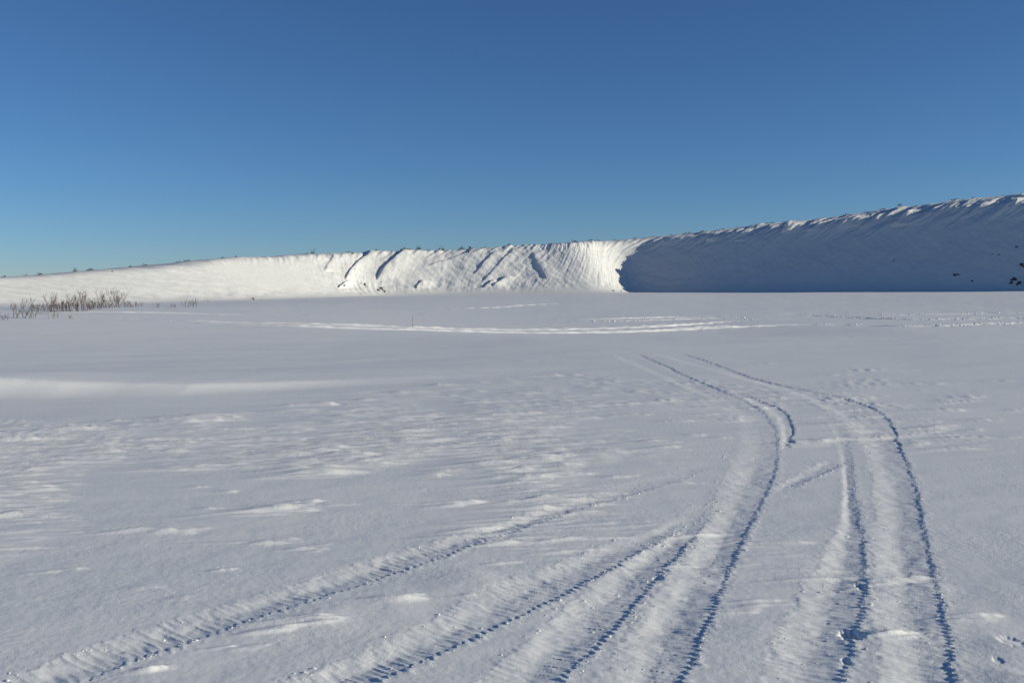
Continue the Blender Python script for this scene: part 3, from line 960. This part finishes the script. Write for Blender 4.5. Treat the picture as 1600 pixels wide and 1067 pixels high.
for n_i, (px, py, st, lab) in enumerate(ROCKS):
    rnd = random.Random(1500 + n_i)
    x, y, z, bxn, byn = on_bluff(px, py)
    o = empty("rock_outcrop", (x, y, z))
    tag(o, lab, "rocks", "bare rock showing through the bluff snow")
    for (ddx, ddy, w, h) in st:
        for q_ in range(3 if w > 3 else 2):
            x2, y2, z2, b1, b2 = on_bluff(px + ddx + rnd.uniform(-.4, .4) * w, py + ddy + rnd.uniform(-.4, .4) * h)
            sc = math.hypot(x2, y2) / FOC
            f_ = rnd.uniform(.45, .85)
            c = add("rock", stone_mesh(w * sc * .42 * f_, h * sc * .5 * f_, h * sc * .5 * f_, rnd, M_rock if rnd.random() < .6 else M_earth), o)
            c.location = (x2 - x + b1 * .10, y2 - y + b2 * .10, z2 - z)
            c.rotation_euler = (rnd.uniform(-.5, .5), rnd.uniform(-.6, .6), rnd.uniform(-.6, .6))

# thin cane marker on the open snow
x, y = on_ground(645, 516.5)
mb = MB()
mb.tube([(0, 0, -0.2), (0.004, 0, 0.2), (0.0, 0.01, 0.42), (0.012, 0.01, 0.62)], 0.011, 0.006, 6)
tag(add("cane_marker", mb.mesh("cane_marker", M_stake), None, (x, y, ground_z(x, y))), "thin weathered cane standing upright beside the long tracks on open snow", "marker stick")

# snow crumbs thrown up along the tracks: lumps nobody could count
ICO = []
import bmesh
bm = bmesh.new()
bmesh.ops.create_icosphere(bm, subdivisions=1, radius=1)
IV = np.array([v.co[:] for v in bm.verts])
IF = np.array([[v.index for v in f.verts] for f in bm.faces])
bm.free()
VV, FF, nv = [], [], 0


def crumb(x, y, s):
    global nv
    z = ground_z(x, y)
    v = IV * (1 + 0.35 * (rng.random((len(IV), 1)) - .5)) * s * np.array([rng.uniform(.7, 1.5), rng.uniform(.7, 1.3), rng.uniform(.5, .9)])
    VV.append(v + np.array([x, y, z + 0.15 * s]))
    FF.append(IF + nv)
    nv += len(IV)


for T in TRACKS:
    yl, xl = edge_by_y(T['L'])
    yr, xr = edge_by_y(T['R'])
    y0, y1 = T['y']
    nc = 420 if T['seed'] not in (4, 8) else 90
    for _ in range(nc):
        yy = 1 / random.uniform(1 / min(y1, 16), 1 / max(y0, 3.8))
        side = random.random()
        clump = 0.5 + float(NZ[18](yy * 1.3, T['seed'] * 3.7))
        if random.random() > 0.25 + clump:
            continue
        if side < 0.62:
            xx = float(np.interp(yy, yr, xr)) + abs(random.gauss(0, 0.035)) - 0.008
        elif side < 0.8:
            xx = float(np.interp(yy, yl, xl)) + random.gauss(0, 0.03)
        else:
            xx = random.uniform(float(np.interp(yy, yl, xl)), float(np.interp(yy, yr, xr)))
        crumb(xx, yy, min(0.010, 0.0020 + random.expovariate(1 / 0.0018)) * (0.8 + 0.05 * yy))
for fk, (q, x, y, w, rgh) in enumerate(FL):
    dens = (1, 2, 1, 4, 14, 6, 6, 4, 10, 14, 7, 4)[fk]
    rough = fk in (1, 4, 8, 9, 10)
    for k_ in range(len(x)):
        tap = min(1.0, k_ / 90, (len(x) - k_) / 40)
        for _ in range(dens):
            if random.random() > tap * (0.75 + 0.6 * float(NZ[18](q[k_] * 0.25, fk * 5.3))):
                continue
            sgn = random.choice((-1, 1))
            s_ = min(0.075, 0.010 + random.expovariate(1 / (0.014 if rough else 0.003)))
            crumb(x[k_] + random.gauss(0, .2), y[k_] + sgn * w * .6 + random.gauss(0, (.20 if rough else .10) * w), s_)
VV = np.concatenate(VV)
# packed edges of the far tracks: low continuous ridges
BV, BF, bn = [], [], 0
for fk, (q, x, y, w, rgh) in enumerate(FL):
    hgt = (0.070, 0.085, 0.05, 0.06, 0.05, 0.03, 0.03, 0.04, 0.035, 0.055, 0.03, 0.04)[fk]
    dx_, dy_ = np.gradient(x), np.gradient(y)
    l_ = np.hypot(dx_, dy_) + 1e-9
    ox, oy = -dy_ / l_, dx_ / l_
    for sgn in (-1, 1):
        tp = smooth(np.arange(len(x)) / 60) * smooth((len(x) - 1 - np.arange(len(x))) / 60)
        hn = hgt * tp * np.clip(0.90 + 0.40 * NZ[18](q * 0.35, q * 0 + fk * 3 + sgn) + 0.45 * NZ[17](q * 2.2, q * 0 + fk), 0.0, 1.6)
        off = sgn * w * 0.6 + 0.05 * NZ[16](q * 0.8, q * 0 + fk)
        zz = np.array([ground_z(a, b) for a, b in zip(x, y)])
        rows = []
        for o_, f_ in ((-0.16, 0), (-0.05, 0.85), (0.03, 1.0), (0.16, 0)):
            jit = 0.03 * NZ[15](q * 4, q * 0 + o_ * 40)
            rows.append(np.stack([x + ox * (off + o_ + jit), y + oy * (off + o_ + jit), zz + hn * f_ - (0.03 if f_ == 0 else 0.0)], -1))
        V_ = np.stack(rows, 0)
        n_ = len(x)
        i_, j_ = np.meshgrid(np.arange(3), np.arange(n_ - 1), indexing='ij')
        a_ = (i_ * n_ + j_).ravel() + bn
        BV.append(V_.reshape(-1, 3)); BF.append(np.stack([a_, a_ + 1, a_ + n_ + 1, a_ + n_], -1)); bn += 4 * n_
br = add("snow_ridges", raw_mesh("snow_ridges", np.concatenate(BV), np.concatenate(BF), M_snow))
br["kind"] = "structure"
br["label"] = "low packed snow edges of the far tracks across the field"
cr = add("snow_crumbs", raw_mesh("snow_crumbs", VV, np.concatenate(FF), M_crumb, False))
cr["kind"] = "stuff"
cr["label"] = "loose snow crumbs thrown up along the tracks"
print("tris approx", 2 * GX.size, 2 * QX.size, nv * 20 // 12)
